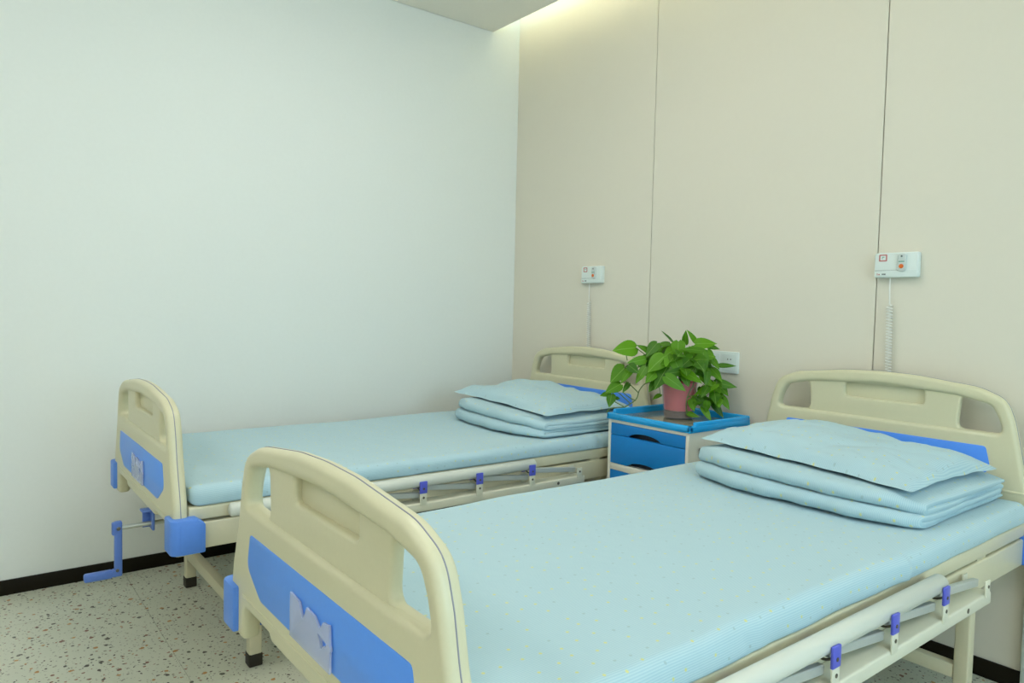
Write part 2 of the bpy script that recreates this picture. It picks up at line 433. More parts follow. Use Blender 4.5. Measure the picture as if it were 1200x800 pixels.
# ------------------------------------------------------------------ hospital bed (local: x from the centre line, y from the outer foot face, z up)
BL = 2.08
def board_outline(dz):
    half = [(0.22, .488, .02), (0.235, .502, .01), (0.385, .502, .025), (0.398, .425, .008), (0.484, .425, .012), (0.485, .50, .05),
            (0.474, .578, .2), (0.432, .70 + dz, .3), (0.416, .775 + dz, .09), (0.392, .842 + dz, .075), (0.315, .874 + dz, .16), (0.12, .896 + dz, .5)]
    mid = (0.0, .9 + dz, .6)
    return fillet(half + [mid] + [(-x, z, r) for x, z, r in half[::-1]], 10)
def inner_outline(dz):
    half = [(0.388, .733, .022), (0.372, .785, .10), (0.352, .822, .04), (0.25, .842, .15)]
    pts = half + [(0.0, .857, .5)] + [(-x, z, r) for x, z, r in half[::-1]]
    return fillet([(x, z + dz, r) for x, z, r in pts], 6)
def make_board(bed, name, y, dz, facing):
    """facing -1: decorated side looks towards -y (foot), as for the head board too (inner face)"""
    b = plate_obj(name, 'abs', bed, [board_outline(dz), inner_outline(dz)], .042, .014, y + .021, 0, 0, 4)
    # recessed centre panel with a moulded slot
    cp = fillet([(-.415, .700, 0), (.415, .700, 0), (.405, .775, .01), (.386, .845, .03), (.30, .867, .06), (0, .888, .3), (-.30, .867, .06), (-.386, .845, .03), (-.405, .775, .01)], 4)
    hole = [(.254, .7335, .024), (.392, .7335, .018), (.376, .788, .08), (.354, .825, .04), (.262, .8425, .022)]
    holes = [fillet(hole, 5), fillet([(-x, z, r) for x, z, r in hole[::-1]], 5)]
    slot = fillet([(-.125, .798, .016), (.15, .798, .016), (.15, .850, .012), (-.125, .850, .012)], 4)
    sh = lambda lp: [(p[0], p[1] + dz) for p in lp]
    plate_obj('centre_panel', 'abs', b, [sh(cp), sh(slot)] + [sh(q) for q in holes], .026, .008, y + .023, 0, 0, 3)
    so = fillet([(-.14, .785, .01), (.165, .785, .01), (.165, .862, .01), (-.14, .862, .01)], 3)
    plate_obj('label_slot', 'abs', b, [sh(so)], .008, .001, y + .030, 0, 0, 1)
    bz = dz * 1.12
    bp = fillet([(-.344, .680, .012), (.344, .680, .012), (.362, .606, .03), (.278, .556, .05), (-.278, .556, .05), (-.362, .606, .03)], 5)
    plate_obj('blue_panel', 'blue_panel', b, [[(p[0], p[1] + bz) for p in bp]], .004, .0008, y + .0005, 0, 0, 1)
    # moulding seam round the edge
    ol = board_outline(dz)
    k0 = [i for i, p in enumerate(ol) if p[1] > .44 and abs(p[0]) > .40 or p[1] > .6]
    pts = [(p[0], y + .021, p[1]) for i, p in enumerate(ol) if i in set(k0)]
    bm = bmesh.new(); add_tube(bm, pts, .0013, 6)
    link('seam_strip', bm_mesh(bm, 'seam'), 'seam', b)
    # ridge along the lower part
    zr = .645 if dz > 0 else .530
    w = .47 if dz > 0 else .40
    box('ridge', 'abs', b, -w, w, y - .002, y + .006, zr - .006, zr + .003, .0025)
    return b
def make_bed(name, loc, label):
    bed = thing(name, loc, label, 'bed', 'hospital beds')
    fb = make_board(bed, 'footboard', 0.0, 0.0, -1)
    make_board(bed, 'headboard', BL, .085, -1)
    # clear card holder on the footboard
    co = [(-.095, .557), (-.094, .640), (-.050, .636), (-.036, .612), (-.030, .612), (-.016, .637), (.020, .634), (.040, .621), (.046, .622), (.056, .636), (.083, .640), (.084, .606), (.088, .602), (.088, .596), (.085, .594), (.085, .557)]
    cut = [(.034, .612), (.076, .605), (.072, .598), (.060, .596), (.054, .588), (.047, .588), (.044, .600)]
    plate_obj('card_holder', 'card_holder', fb, [co, cut], .005, .001, -.006, 0, 0, 1)
    for sx in (-1, 1):
        for yb, sy in ((0, 1), (BL + .042, -1)):
            prof = [(-.013, .437), (.083, .437), (.083, .523), (.060, .540), (-.013, .540)]
            bm = bmesh.new(); f0 = []; f1 = []
            xa, xb = sx * .424, sx * .511
            for (py, pz) in prof:
                f0.append(bm.verts.new((xa, yb + sy * py, pz))); f1.append(bm.verts.new((xb, yb + sy * py, pz)))
            n = len(prof); bm.faces.new(f0); bm.faces.new(f1[::-1])
            for k in range(n): bm.faces.new((f0[k], f1[k], f1[(k + 1) % n], f0[(k + 1) % n]))
            bmesh.ops.recalc_face_normals(bm, faces=bm.faces)
            vert = [e for e in bm.edges if abs(e.verts[0].co.x - xb) < 1e-6 and abs(e.verts[1].co.x - xb) < 1e-6 and abs(e.verts[0].co.y - e.verts[1].co.y) < 1e-6 and abs(e.verts[0].co.y - yb) < .02]
            bmesh.ops.bevel(bm, geom=vert, offset=.022, segments=5, profile=.5, affect='EDGES')
            sharp = [e for e in bm.edges if len(e.link_faces) == 2 and e.calc_face_angle(0) > .7]
            bmesh.ops.bevel(bm, geom=sharp, offset=.005, segments=2, profile=.5, affect='EDGES')
            bu = link('corner_bumper', bm_mesh(bm, 'corner_bumper'), 'blue_bumper', bed)
            ya, yc = sorted((yb + sy * .012, yb + sy * .074))
            xa, xc = sorted((sx * .506, sx * .5125))
            box('raised_face', 'blue_bumper', bu, xa, xc, ya, yc, .444, .528, .003)
    # steel frame
    for sx in (-1, 1):
        a, b = sorted((sx * .43, sx * .47))
        box('deck_rail', 'steel', bed, a, b, .044, BL - .003, .524, .565, .006, 3)
        box('main_rail', 'steel', bed, a, b, .044, BL - .003, .436, .517, .006, 3)
        for y in (.35, 1.04, 1.73): box('rail_spacer', 'steel', bed, a + .006, b - .006, y - .03, y + .03, .515, .526, 0)
    for y in (.05, BL - .045):
        box('end_bar', 'steel', bed, -.43, .43, y, y + .04, .44, .515, .005)
        box('deck_end_bar', 'steel', bed, -.43, .43, y, y + .04, .528, .562, .005)
    box('deck_panel', 'steel', bed, -.43, .43, .09, BL - .045, .545, .559, .002)
    for y in (.242, 1.81):
        for sx in (-1, 1):
            a, b = sorted((sx * .379, sx * .419))
            lg = box('leg', 'steel', bed, a, b, y, y + .04, .012, .437, .005, 3)
            box('rubber_foot', 'rubber', lg, a - .002, b + .002, y - .002, y + .042, 0.0, .042, .004)
        box('cross_bar', 'steel', bed, -.379, .379, y + .003, y + .037, .118, .160, .004)
        for sx in (-1, 1):
            a, b = sorted((sx * .375, sx * .435)); box('leg_bracket', 'steel', bed, a, b, y - .01, y + .05, .432, .440, .002)
    # folded side rails
    YS = [.29, .55, .812, 1.057, 1.314]
    for sx in (-1, 1):
        X = lambda v: sx * v
        gr = tube('guard_rail', 'rail', bed, [(X(.508), .150, .552), (X(.508), .156, .552), (X(.508), 1.338, .552), (X(.508), 1.346, .552)], [.014, .021, .021, .012], 18)
        a, b = sorted((X(.4705), X(.532)))
        box('lower_rail', 'rail_lower', gr, a, b, .255, 1.605, .446, .478, .005, 3)
        disc('bolt', 'bolt', gr, (X(.531), 1.455, .463), (sx, 0, 0), .0065, .002)
        for i, y in enumerate(YS + [1.572]):
            a, b = sorted((X(.530), X(.535)))
            br = box('bracket', 'rail_lower', gr, a, b, y - .014, y + .014, .470, .514, .003)
            box('bracket_back', 'rail_lower', gr, *sorted((X(.478), X(.482))), y - .014, y + .014, .470, .514, .001)
            disc('bolt', 'bolt', gr, (X(.5345), y, .498), (sx, 0, 0), .0045, .002, 10)
            if i < 5:
                a, b = sorted((X(.5295), X(.536)))
                box('clamp', 'blue_clamp', gr, a, b, y - .015, y + .015, .513, .556, .002)
                a, b = sorted((X(.480), X(.486)))
                box('clamp_back', 'blue_clamp', gr, a, b, y - .015, y + .015, .520, .556, .002)
                bm = bmesh.new()
                add_tube(bm, [(X(.483 + .048 * t / 8), y, .532 - .012 * math.sin(PI * t / 8)) for t in range(9)], .0028, 6)
                link('spring_loop', bm_mesh(bm, 'spring_loop'), 'bolt', gr)
                disc('bolt', 'bolt', gr, (X(.5355), y, .530), (sx, 0, 0), .0042, .002, 10)
            if i > 0:
                y0 = (YS + [1.572])[i - 1]
                p, q = Vector((X(.506), y - .004, .502)), Vector((X(.506), y0 + .018, .527))
                d = (q - p).normalized(); up = Vector((0, -d.z, d.y)) * (1 if d.y < 0 else -1); up = Vector((0, 0, 1)) - d * d.z; up.normalize()
                bm = bmesh.new(); vs_ = []
                for e in (p, q):
                    for ux, uz in ((-1, -1), (1, -1), (1, 1), (-1, 1)):
                        vs_.append(bm.verts.new(e + Vector((ux * .0075, 0, 0)) + up * uz * .010))
                for fc in ((0, 1, 2, 3), (7, 6, 5, 4), (0, 4, 5, 1), (1, 5, 6, 2), (2, 6, 7, 3), (3, 7, 4, 0)): bm.faces.new([vs_[k] for k in fc])
                bmesh.ops.recalc_face_normals(bm, faces=bm.faces)
                bmesh.ops.bevel(bm, geom=list(bm.edges), offset=.002, segments=1, affect='EDGES')
                link('link_bar', bm_mesh(bm, 'link_bar'), 'link', gr)
    # fold-out crank under the footboard
    cx = .15
    cr = tube('crank', 'metal', bed, [(cx, .09, .446), (cx, -.090, .446)], .0075, 12)
    bm = bmesh.new()
    add_box(bm, cx - .010, cx + .010, -.101, -.079, .290, .468, .004)
    add_box(bm, cx - .010, cx + .010, -.108, -.088, .425, .466, .004)
    link('crank_arm', bm_mesh(bm, 'crank_arm'), 'blue_crank', cr)
    box('crank_grip', 'blue_crank', cr, cx - .012, cx + .012, -.186, -.106, .288, .314, .006, 3)
    tube('grip_hinge', 'blue_crank', cr, [(cx - .012, -.101, .302), (cx + .012, -.101, .302)], .011, 12)
    disc('bolt', 'bolt', cr, (cx + .010, -.090, .446), (1, 0, 0), .006, .003)
    disc('bolt', 'bolt', cr, (cx + .012, -.094, .312), (1, 0, 0), .005, .003)
    bm = bmesh.new()
    add_box(bm, cx - .022, cx + .022, .006, .014, .425, .492, .003); add_box(bm, cx - .022, cx + .022, -.024, .012, .487, .494, .003); add_box(bm, cx - .022, cx - .016, -.016, .010, .430, .49, .002)
    link('crank_cover', bm_mesh(bm, 'crank_cover'), 'blue_crank', cr)
    return bed
XA, XB, YB = 2.218, 0.708, -2.17
bedA = make_bed('hospital_bed', (XA, YB, 0), 'cream hospital bed in the foreground with blue panels and folded side rails')
bedB = copy_tree(bedA); bedB.location = (XB, YB, 0)
bedB['label'] = 'cream hospital bed along the white wall with a blue crank at its foot'

# ------------------------------------------------------------------ bedding
def make_mattress(name, loc, seed, label, pleats):
    W, L, z0, z1 = .475, (.050, 2.066), 0.0, .060
    R = .0285
    prof = []                                    # cross-section, counter-clockwise, starting under the right side
    def arc(cx, cz, a0, a1, n, R=R):
        for k in range(n + 1):
            a = a0 + (a1 - a0) * k / n
            prof.append((cx + R * math.cos(a), cz + R * math.sin(a)))
    for k in range(6): prof.append((-.40 + .80 * k / 6, z0))
    arc(W - .010, z0 + .010, -PI / 2, 0, 4, .010); prof.append((W + .002, .022))
    arc(W - R, z1 - R + .0005, 0, PI / 2, 5)
    for k in range(1, 30): prof.append((W - R - (2 * (W - R)) * k / 30, z1))
    arc(-W + R, z1 - R + .0005, PI / 2, PI, 5); prof.append((-W - .002, .022)); arc(-W + .010, z0 + .010, PI, 1.5 * PI, 4, .010)
    arcl = [0]
    for a, b in zip(prof, prof[1:] + prof[:1]): arcl.append(arcl[-1] + math.hypot(b[0] - a[0], b[1] - a[1]))
    ys_ = []
    n = 120; re = .03
    for k in range(6): ys_.append((L[0] + re * (1 - math.cos(PI / 2 * k / 6)), re * (1 - math.sin(PI / 2 * k / 6))))
    for k in range(n + 1): ys_.append((L[0] + re + (L[1] - L[0] - 2 * re) * k / n, 0))
    for k in range(5, -1, -1): ys_.append((L[1] - re * (1 - math.cos(PI / 2 * k / 6)), re * (1 - math.sin(PI / 2 * k / 6))))
    rows, uvs = [], []
    for (y, ins) in ys_:
        row = []; uv = []
        for (x, z) in prof:
            fx = 1 - ins / W
            zz = .03 + (z - .03) * (1 - ins / .06)
            xx = x * fx
            side = max(0, min(1, (abs(x) - (W - .07)) / .05))
            top = 1 if z > .045 else 0
            s = 1 if x > 0 else -1
            dx = s * side * (.007 * nz(y * 2.6, z * 10, seed) + .003 * nz(y * 8, z * 22, seed + 5))
            dz = top * (.004 * nz(x * 3, y * 2.2, seed + 9) + .0016 * nz(x * 9, y * 7, seed + 3) - .004 * side * nz(y * 2.5, 1, seed))
            # lengthwise soft folds where the sheet is pulled over the edge
            if z > .012: dx += s * side * .004 * nz(y * 1.7, z * 45, seed + 31)
            for (py, amp, sgn) in pleats:
                if s == sgn and z > .006:
                    g = (y - py) / .022
                    dx += s * side * amp * (math.exp(-g * g) - .8 * math.exp(-(g - 1.6) ** 2))
                    if top: dz += amp * .6 * side * (math.exp(-g * g) - .6 * math.exp(-(g - 1.6) ** 2))
            row.append((xx + dx, y, zz + (dz if z > .02 else 0)))
        rows.append(row); uvs.append([(y, a) for a in arcl])
    me = grid_mesh(name, rows, uvs, closed_v=True, caps=True)
    return tag(link(name, me, 'fabric', None, loc), label, 'mattress', 'mattresses on the hospital beds')
ZM = .566
make_mattress('mattress', (XA, YB, ZM), 1.3, 'mattress in pale blue dotted sheet on the foreground bed', [(1.235, .007, 1), (.62, -.004, 1)])
make_mattress('mattress', (XB, YB, ZM), 7.7, 'mattress in pale blue dotted sheet on the bed along the white wall', [(1.72, .007, 1), (.8, -.004, 1)])

def make_quilt(loc, seed, label, x0, x1, yf, yb):
    """quilt folded twice: four soft layers, two rolled folds facing the foot end"""
    t = .0128; lay = .0262
    zc = [t + .0005 + lay * k for k in range(4)]
    path = []
    def seg(ya, yb2, z, n):
        for k in range(n): path.append((ya + (yb2 - ya) * k / n, z))
    def turn(yc, za, zb, sgn, n=7):
        r = (zb - za) / 2
        for k in range(n + 1):
            a = -PI / 2 + PI * k / n
            path.append((yc + sgn * r * 1.25 * math.cos(a), (za + zb) / 2 + r * math.sin(a)))
    seg(yb, yf + .02, zc[0], 16); turn(yf + .02, zc[0], zc[1], -1)
    seg(yf + .03, yb - .02, zc[1], 16); turn(yb - .02, zc[1], zc[2], 1)
    seg(yb - .03, yf + .04, zc[2], 16); turn(yf + .035, zc[2], zc[3], -1)
    seg(yf + .05, yb + .005, zc[3], 16); path.append((yb + .005, zc[3]))
    N = len(path); arcl = [0]
    for a, b in zip(path, path[1:]): arcl.append(arcl[-1] + math.hypot(b[0] - a[0], b[1] - a[1]))
    nx = 60; rows = []; uvs = []
    for i in range(nx + 5):
        k = i - 2
        u = min(max(k / nx, 0), 1)
        shrink = 1.0
        if i in (0, nx + 4): shrink = .12
        elif i in (1, nx + 3): shrink = .72
        ext = {0: -.006, 1: -.004, nx + 3: .004, nx + 4: .006}.get(i, 0)
        x = x0 + (x1 - x0) * u + ext
        lft, rgt = [], []
        for j, (y, z) in enumerate(path):
            a = Vector(path[max(j - 1, 0)]); b = Vector(path[min(j + 1, N - 1)])
            d = (b - a).normalized(); nrm = Vector((-d.y, d.x))
            th = t * shrink * (1 + .16 * nz(x * 7, arcl[j] * 7, seed) + .10 * nz(x * 18, arcl[j] * 16, seed + 4))
            if j < 2 or j > N - 3: th *= .55
            off = .0025 * nz(x * 6, arcl[j] * 5, seed + 11)
            front = max(0, 1 - abs(y - yf) / .25)
            layer = 0 if arcl[j] < arcl[-1] / 2 else 1
            dy = front * (.016 * nz(x * 3.1 + layer * 9, layer * 3.3, seed + 2) + .070 * abs(2 * u - 1) ** 4) + .004 * nz(x * 12, arcl[j] * 9, seed + 20)
            dy += front * .006 * abs(math.sin(x * 24 + layer * 1.3 + 2 * nz(x * 2, 0, seed)))
            dx = .012 * nz(y * 4, z * 60, seed + 7) * abs(2 * u - 1) ** 2
            sag = -.018 * max(0, abs(2 * u - 1) - .78) / .22 * (z / .1)
            zk = 1.04 - .30 * u
            p = Vector((y, z * zk)); th *= zk
            pl_ = p + nrm * (th + off); pr = p - nrm * (th - off)
            lft.append((x + dx, pl_.x + dy, max(0, pl_.y + sag))); rgt.append((x + dx, pr.x + dy, max(0, pr.y + sag)))
        rows.append(lft + rgt[::-1])
        uvs.append([(s, x) for s in arcl] + [(s + .02, x) for s in arcl[::-1]] + [(0, x)])
    me = grid_mesh('quilt', rows, uvs, closed_v=True, caps=True)
    return tag(link('folded_quilt', me, 'fabric', None, loc), label, 'quilt', 'folded quilts at the head ends')
ZQ = ZM + .0655
make_quilt((XA, YB, ZQ), 3.1, 'folded pale blue dotted quilt under the pillow on the foreground bed', -.300, .405, 1.400, 2.035)
make_quilt((XB, YB, ZQ), 9.4, 'folded pale blue dotted quilt under the pillow on the bed along the white wall', -.235, .415, 1.395, 2.035)

def make_pillow(loc, seed, label, hx, hy, T, tilt):
    n, mrows = 56, 40
    sides = []
    for sgn in (1, -1):
        rows = []; uvs = []
        for i in range(mrows + 1):
            v = -1 + 2 * i / mrows; row = []; uv = []
            for j in range(n + 1):
                u = -1 + 2 * j / n
                px_ = u * hx * (1 - .05 * (1 - u * u) ** 0 * (1 - v * v) * abs(u) ** 3) 
                py_ = v * hy * (1 - .07 * (1 - u * u) * abs(v) ** 3)
                e = max(0, (1 - abs(u) ** 2.6)) * max(0, (1 - abs(v) ** 2.4))
                h = T * e ** .40
                wr = .012 * nz(u * 2.2, v * 2.0, seed) + .007 * nz(u * 5, v * 4.5, seed + 3) + .003 * nz(u * 13, v * 10, seed + 6)
                cs = min(1, e * 6)
                if sgn > 0:
                    z = h * .80 + wr * cs * 1.2
                    # hollow pressed across, hump towards the back left
                    z -= .012 * math.exp(-((u - .05) / .3) ** 2 - ((v - .2) / .6) ** 2) * cs
                    z += .012 * math.exp(-((u + .50) / .33) ** 2 - ((v - .3) / .5) ** 2) * cs
                else:
                    z = -h * .20 + .3 * wr * cs
                base = .022 - .016 * max(abs(u) ** 4, abs(v) ** 4) + .006 * nz(u * 3, v * 3, seed + 15)
                row.append((px_, py_, max(.001 if sgn < 0 else .003, base + z)))
                uv.append((py_, px_))
            rows.append(row); uvs.append(uv)
        sides.append((rows, uvs))
    verts = []; faces = []; fuv = []; idx = {}
    for s, (rows, uvs) in enumerate(sides):
        for i in range(mrows + 1):
            for j in range(n + 1):
                edge = i in (0, mrows) or j in (0, n)
                if s == 1 and edge: idx[(1, i, j)] = idx[(0, i, j)]
                else: idx[(s, i, j)] = len(verts); verts.append(rows[i][j])
        for i in range(mrows):
            for j in range(n):
                q = [(i, j), (i, j + 1), (i + 1, j + 1), (i + 1, j)]
                if s == 1: q = q[::-1]
                faces.append([idx[(s, a, b)] for a, b in q]); fuv.append([uvs[a][b] for a, b in q])
    me = bpy.data.meshes.new('pillow'); me.from_pydata(verts, [], faces)
    ul = me.uv_layers.new(name='UVMap'); k = 0
    for fu in fuv:
        for q in fu: ul.data[k].uv = q; k += 1
    smooth(me, 70)
    o = tag(link('pillow', me, 'fabric', None, loc), label, 'pillow', 'pillows on the folded quilts')
    o.rotation_euler = tilt
    return o
ZP = ZQ + .1045
make_pillow((XA + .045, -.415, ZP - .005), 2.2, 'pale blue pillow on the folded quilt of the foreground bed', .345, .275, .057, (0, .045, -.03))
make_pillow((XB + .055, -.42, ZP - .005), 5.9, 'pale blue pillow on the folded quilt of the bed along the white wall', .345, .27, .057, (0, .045, .02))

# ------------------------------------------------------------------ bedside cabinet (world coordinates shifted to its base)
CBX, CBY = 1.452, -.234
cab = thing('bedside_cabinet', (CBX, CBY, 0), 'cream and blue bedside cabinet between the two beds', 'cabinet')
def cbox(name, m, x0, x1, y0, y1, z0, z1, r=.003, parent=None):
    return box(name, m, parent or cab, x0 - CBX, x1 - CBX, y0 - CBY, y1 - CBY, z0, z1, r)
X0, X1, Y0, Y1 = 1.236, 1.668, -.428, -.04
bm = bmesh.new()
def ab(*a): add_box(bm, a[0] - CBX, a[1] - CBX, a[2] - CBY, a[3] - CBY, a[4], a[5], .002)
ab(X0, X0 + .016, Y0, Y1, .03, .709); ab(X1 - .016, X1, Y0, Y1, .03, .709); ab(X0, X1, Y1 - .012, Y1, .03, .709)
ab(X0 + .016, X1 - .016, Y0, Y1 - .012, .695, .709); ab(X0 + .016, X1 - .016, Y0, Y1 - .012, .492, .520); ab(X0 + .016, X1 - .016, Y0, Y1 - .012, .03, .075)
body = link('body', bm_mesh(bm, 'body'), 'cab_cream', cab)
cbox('interior_shade_plate', 'dark', X0 + .016, X1 - .016, Y0 + .03, Y0 + .034, .076, .694, 0)  # dark plate paints the unlit interior behind gaps and handle cutouts
for (xx, yy) in ((X0 + .03, Y0 + .03), (X1 - .03, Y0 + .03), (X0 + .03, Y1 - .03), (X1 - .03, Y1 - .03)):
    lathe('foot', 'rubber', cab, [(.014, 0), (.016, .006), (.014, .031)], (xx - CBX, yy - CBY, 0), 14)
def drawer(name, z0, z1, notch):
    xa, xb = X0 + .0175, X1 - .0175
    if notch == 'bottom':
        c0, c1, hgt = 1.352, 1.530, .021
        arch = [(c0 + (c1 - c0) * k / 14, z0 + hgt * (math.sin(PI * k / 14) ** .55)) for k in range(15)]
        lp = [(xa, z0)] + arch + [(xb, z0), (xb, z1), (xa, z1)]
    else:
        lp = [(xa, z0), (xb, z0), (xb, z1), (xa, z1)]
    return plate_obj(name, 'cab_blue', cab, [lp], .018, .0015, Y0 + .008 - CBY, 0, -CBX, 1)
drawer('drawer', .6455, .6935, 'bottom')
d2 = drawer('drawer', .5215, .6435, 'bottom')
disc('sticker', 'red_mark', d2, (1.610 - CBX, Y0 - .001 - CBY, .556), (0, -1, 0), .005, .0006, 10)
dr = drawer('door', .0765, .4905, 'none')
cbox('handle_shade_plate', 'dark', 1.37, 1.51, Y0 - .0022, Y0 - .0008, .455, .475, .0005, dr)  # raised dark plate paints the shade of a handle recess
# blue tray top with raised rims
bm = bmesh.new()
def tb(x0, x1, y0, y1, z0, z1, r): add_box(bm, x0 - CBX, x1 - CBX, y0 - CBY, y1 - CBY, z0, z1, r, 3)
tb(1.228, 1.676, -.434, -.034, .7085, .7195, .003)
tb(1.228, 1.676, -.434, -.412, .7085, .736, .006)
tb(1.228, 1.246, -.434, -.034, .7085, .736, .006); tb(1.658, 1.676, -.434, -.034, .7085, .736, .006)
tb(1.229, 1.2455, -.398, -.036, .72, .749, .006); tb(1.6585, 1.675, -.398, -.036, .72, .749, .006); tb(1.229, 1.675, -.052, -.035, .7085, .749, .006)
tray = link('tray_top', bm_mesh(bm, 'tray_top'), 'tray_blue', cab)
cbox('tray_inlay', 'tray_inlay', 1.247, 1.657, -.411, -.053, .7185, .7215, 0, tray)
# towel bar on the side
tbar = tube('towel_bar', 'bolt', cab, [(X1 + .012 - CBX, -.375 - CBY, .640), (X1 + .012 - CBX, -.10 - CBY, .640)], .0045, 10)
for yy in (-.36, -.115): tube('bar_mount', 'bolt', tbar, [(X1 - .001 - CBX, yy - CBY, .640), (X1 + .012 - CBX, yy - CBY, .640)], .005, 8)

# ------------------------------------------------------------------ potted pothos
PX, PY, PZ = 1.437, -.208, .722
plant = thing('potted_pothos', (PX, PY, PZ), 'trailing green pothos in a pink plastic pot on the bedside cabinet', 'potted plant')
lathe('outer_pot', 'outer_pot', plant, [(.058, .0), (.065, .003), (.0665, .03), (.0765, .150), (.0795, .152), (.0795, .158), (.0765, .158), (.0745, .150), (.064, .03), (.062, .006), (.05, .005)])
lathe('inner_pot', 'glass_inner', plant, [(.052, .034), (.0605, .036), (.0725, .147), (.0735, .150), (.0735, .156), (.070, .156), (.069, .146), (.05, .140)])
lathe('roots', 'soil', plant, [(.03, .0055), (.0605, .006), (.0615, .014), (.062, .026), (.056, .033), (.03, .0335)])
lathe('soil', 'soil', plant, [(.05, .128), (.066, .130), (.064, .141), (.02, .144)], n=20)
LEAVES = [
    (1.334,-0.379,1.020, 1.294,-0.466,1.014, 0.069),(1.382,-0.370,0.974, 1.354,-0.444,0.960, 0.036),(1.317,-0.424,0.935, 1.300,-0.486,0.881, 0.065),
    (1.355,-0.439,0.949, 1.395,-0.425,0.923, 0.039),(1.392,-0.376,0.943, 1.384,-0.427,0.879, 0.036),(1.316,-0.447,0.866, 1.296,-0.511,0.835, 0.047),
    (1.280,-0.480,0.824, 1.276,-0.521,0.819, 0.022),(1.303,-0.483,0.824, 1.315,-0.508,0.776, 0.036),(1.306,-0.464,0.808, 1.332,-0.466,0.808, 0.014),
    (1.348,-0.416,0.937, 1.340,-0.467,0.877, 0.032),(1.338,-0.418,0.871, 1.340,-0.455,0.837, 0.022),(1.431,-0.360,0.924, 1.424,-0.408,0.886, 0.039),
    (1.420,-0.345,0.879, 1.421,-0.382,0.845, 0.032),(1.416,-0.305,0.826, 1.412,-0.348,0.810, 0.022),(1.403,-0.322,1.043, 1.391,-0.376,0.993, 0.047),
    (1.378,-0.341,1.006, 1.362,-0.394,1.035, 0.029),(1.450,-0.331,0.989, 1.428,-0.399,0.936, 0.071),(1.467,-0.328,0.947, 1.453,-0.388,0.863, 0.064),
    (1.425,-0.244,1.047, 1.408,-0.298,1.097, 0.018),(1.423,-0.264,1.043, 1.404,-0.324,1.036, 0.040),(1.471,-0.267,1.053, 1.486,-0.288,0.986, 0.054),
    (1.457,-0.204,1.041, 1.468,-0.221,1.096, 0.029),(1.486,-0.167,1.049, 1.475,-0.213,1.100, 0.022),(1.496,-0.186,1.043, 1.563,-0.136,1.053, 0.051),
    (1.532,-0.157,1.037, 1.579,-0.133,1.028, 0.025),(1.551,-0.199,1.017, 1.508,-0.290,1.027, 0.028),(1.556,-0.210,1.011, 1.576,-0.226,0.928, 0.039),
    (1.547,-0.171,1.020, 1.581,-0.168,0.972, 0.032),(1.567,-0.118,0.955, 1.625,-0.080,0.958, 0.022),(1.556,-0.163,0.988, 1.598,-0.148,0.948, 0.039),
    (1.520,-0.278,0.932, 1.487,-0.357,0.925, 0.035),(1.520,-0.294,0.932, 1.586,-0.249,0.894, 0.046),(1.484,-0.358,0.911, 1.551,-0.313,0.859, 0.046),
    (1.566,-0.186,0.936, 1.577,-0.213,0.877, 0.028),(1.568,-0.139,0.884, 1.637,-0.087,0.870, 0.036),(1.589,-0.161,0.880, 1.550,-0.250,0.841, 0.043),
    (1.580,-0.125,0.870, 1.619,-0.113,0.837, 0.039),(1.584,-0.136,0.860, 1.576,-0.186,0.826, 0.036),(1.576,-0.134,0.826, 1.594,-0.150,0.776, 0.029),
    (1.587,-0.120,0.827, 1.625,-0.111,0.777, 0.032),(1.523,-0.235,0.812, 1.545,-0.245,0.769, 0.032),(1.540,-0.213,0.816, 1.575,-0.206,0.784, 0.032),
    (1.553,-0.199,0.785, 1.593,-0.187,0.728, 0.028),(1.510,-0.239,0.753, 1.554,-0.221,0.743, 0.021),(1.519,-0.281,0.918, 1.546,-0.285,0.874, 0.035),
    (1.453,-0.260,1.023, 1.442,-0.311,0.995, 0.043),(1.490,-0.228,1.025, 1.519,-0.229,0.984, 0.043),(1.518,-0.228,0.991, 1.507,-0.280,0.956, 0.046),
    (1.476,-0.298,0.982, 1.508,-0.296,0.935, 0.046),(1.538,-0.219,0.967, 1.533,-0.266,0.922, 0.043),(1.445,-0.324,0.952, 1.488,-0.308,0.912, 0.043),
    (1.485,-0.254,0.982, 1.475,-0.305,0.947, 0.043),(1.556,-0.150,0.941, 1.596,-0.137,0.901, 0.036),(1.544,-0.200,0.913, 1.585,-0.185,0.880, 0.039),
    (1.402,-0.309,1.007, 1.397,-0.355,0.964, 0.043),(1.498,-0.186,1.017, 1.538,-0.173,0.983, 0.040),(1.421,-0.270,1.000, 1.464,-0.253,0.966, 0.047),
    (1.485,-0.207,0.959, 1.527,-0.191,0.926, 0.047),(1.394,-0.308,0.959, 1.433,-0.297,0.914, 0.043),(1.444,-0.228,0.942, 1.485,-0.215,0.894, 0.044),
    (1.509,-0.145,0.951, 1.551,-0.129,0.918, 0.044),(1.567,-0.094,0.852, 1.563,-0.139,0.804, 0.033),(1.553,-0.132,0.802, 1.594,-0.119,0.748, 0.029),
    (1.363,-0.328,0.983, 1.358,-0.374,0.947, 0.036),(1.376,-0.314,0.947, 1.364,-0.369,0.918, 0.040),
]
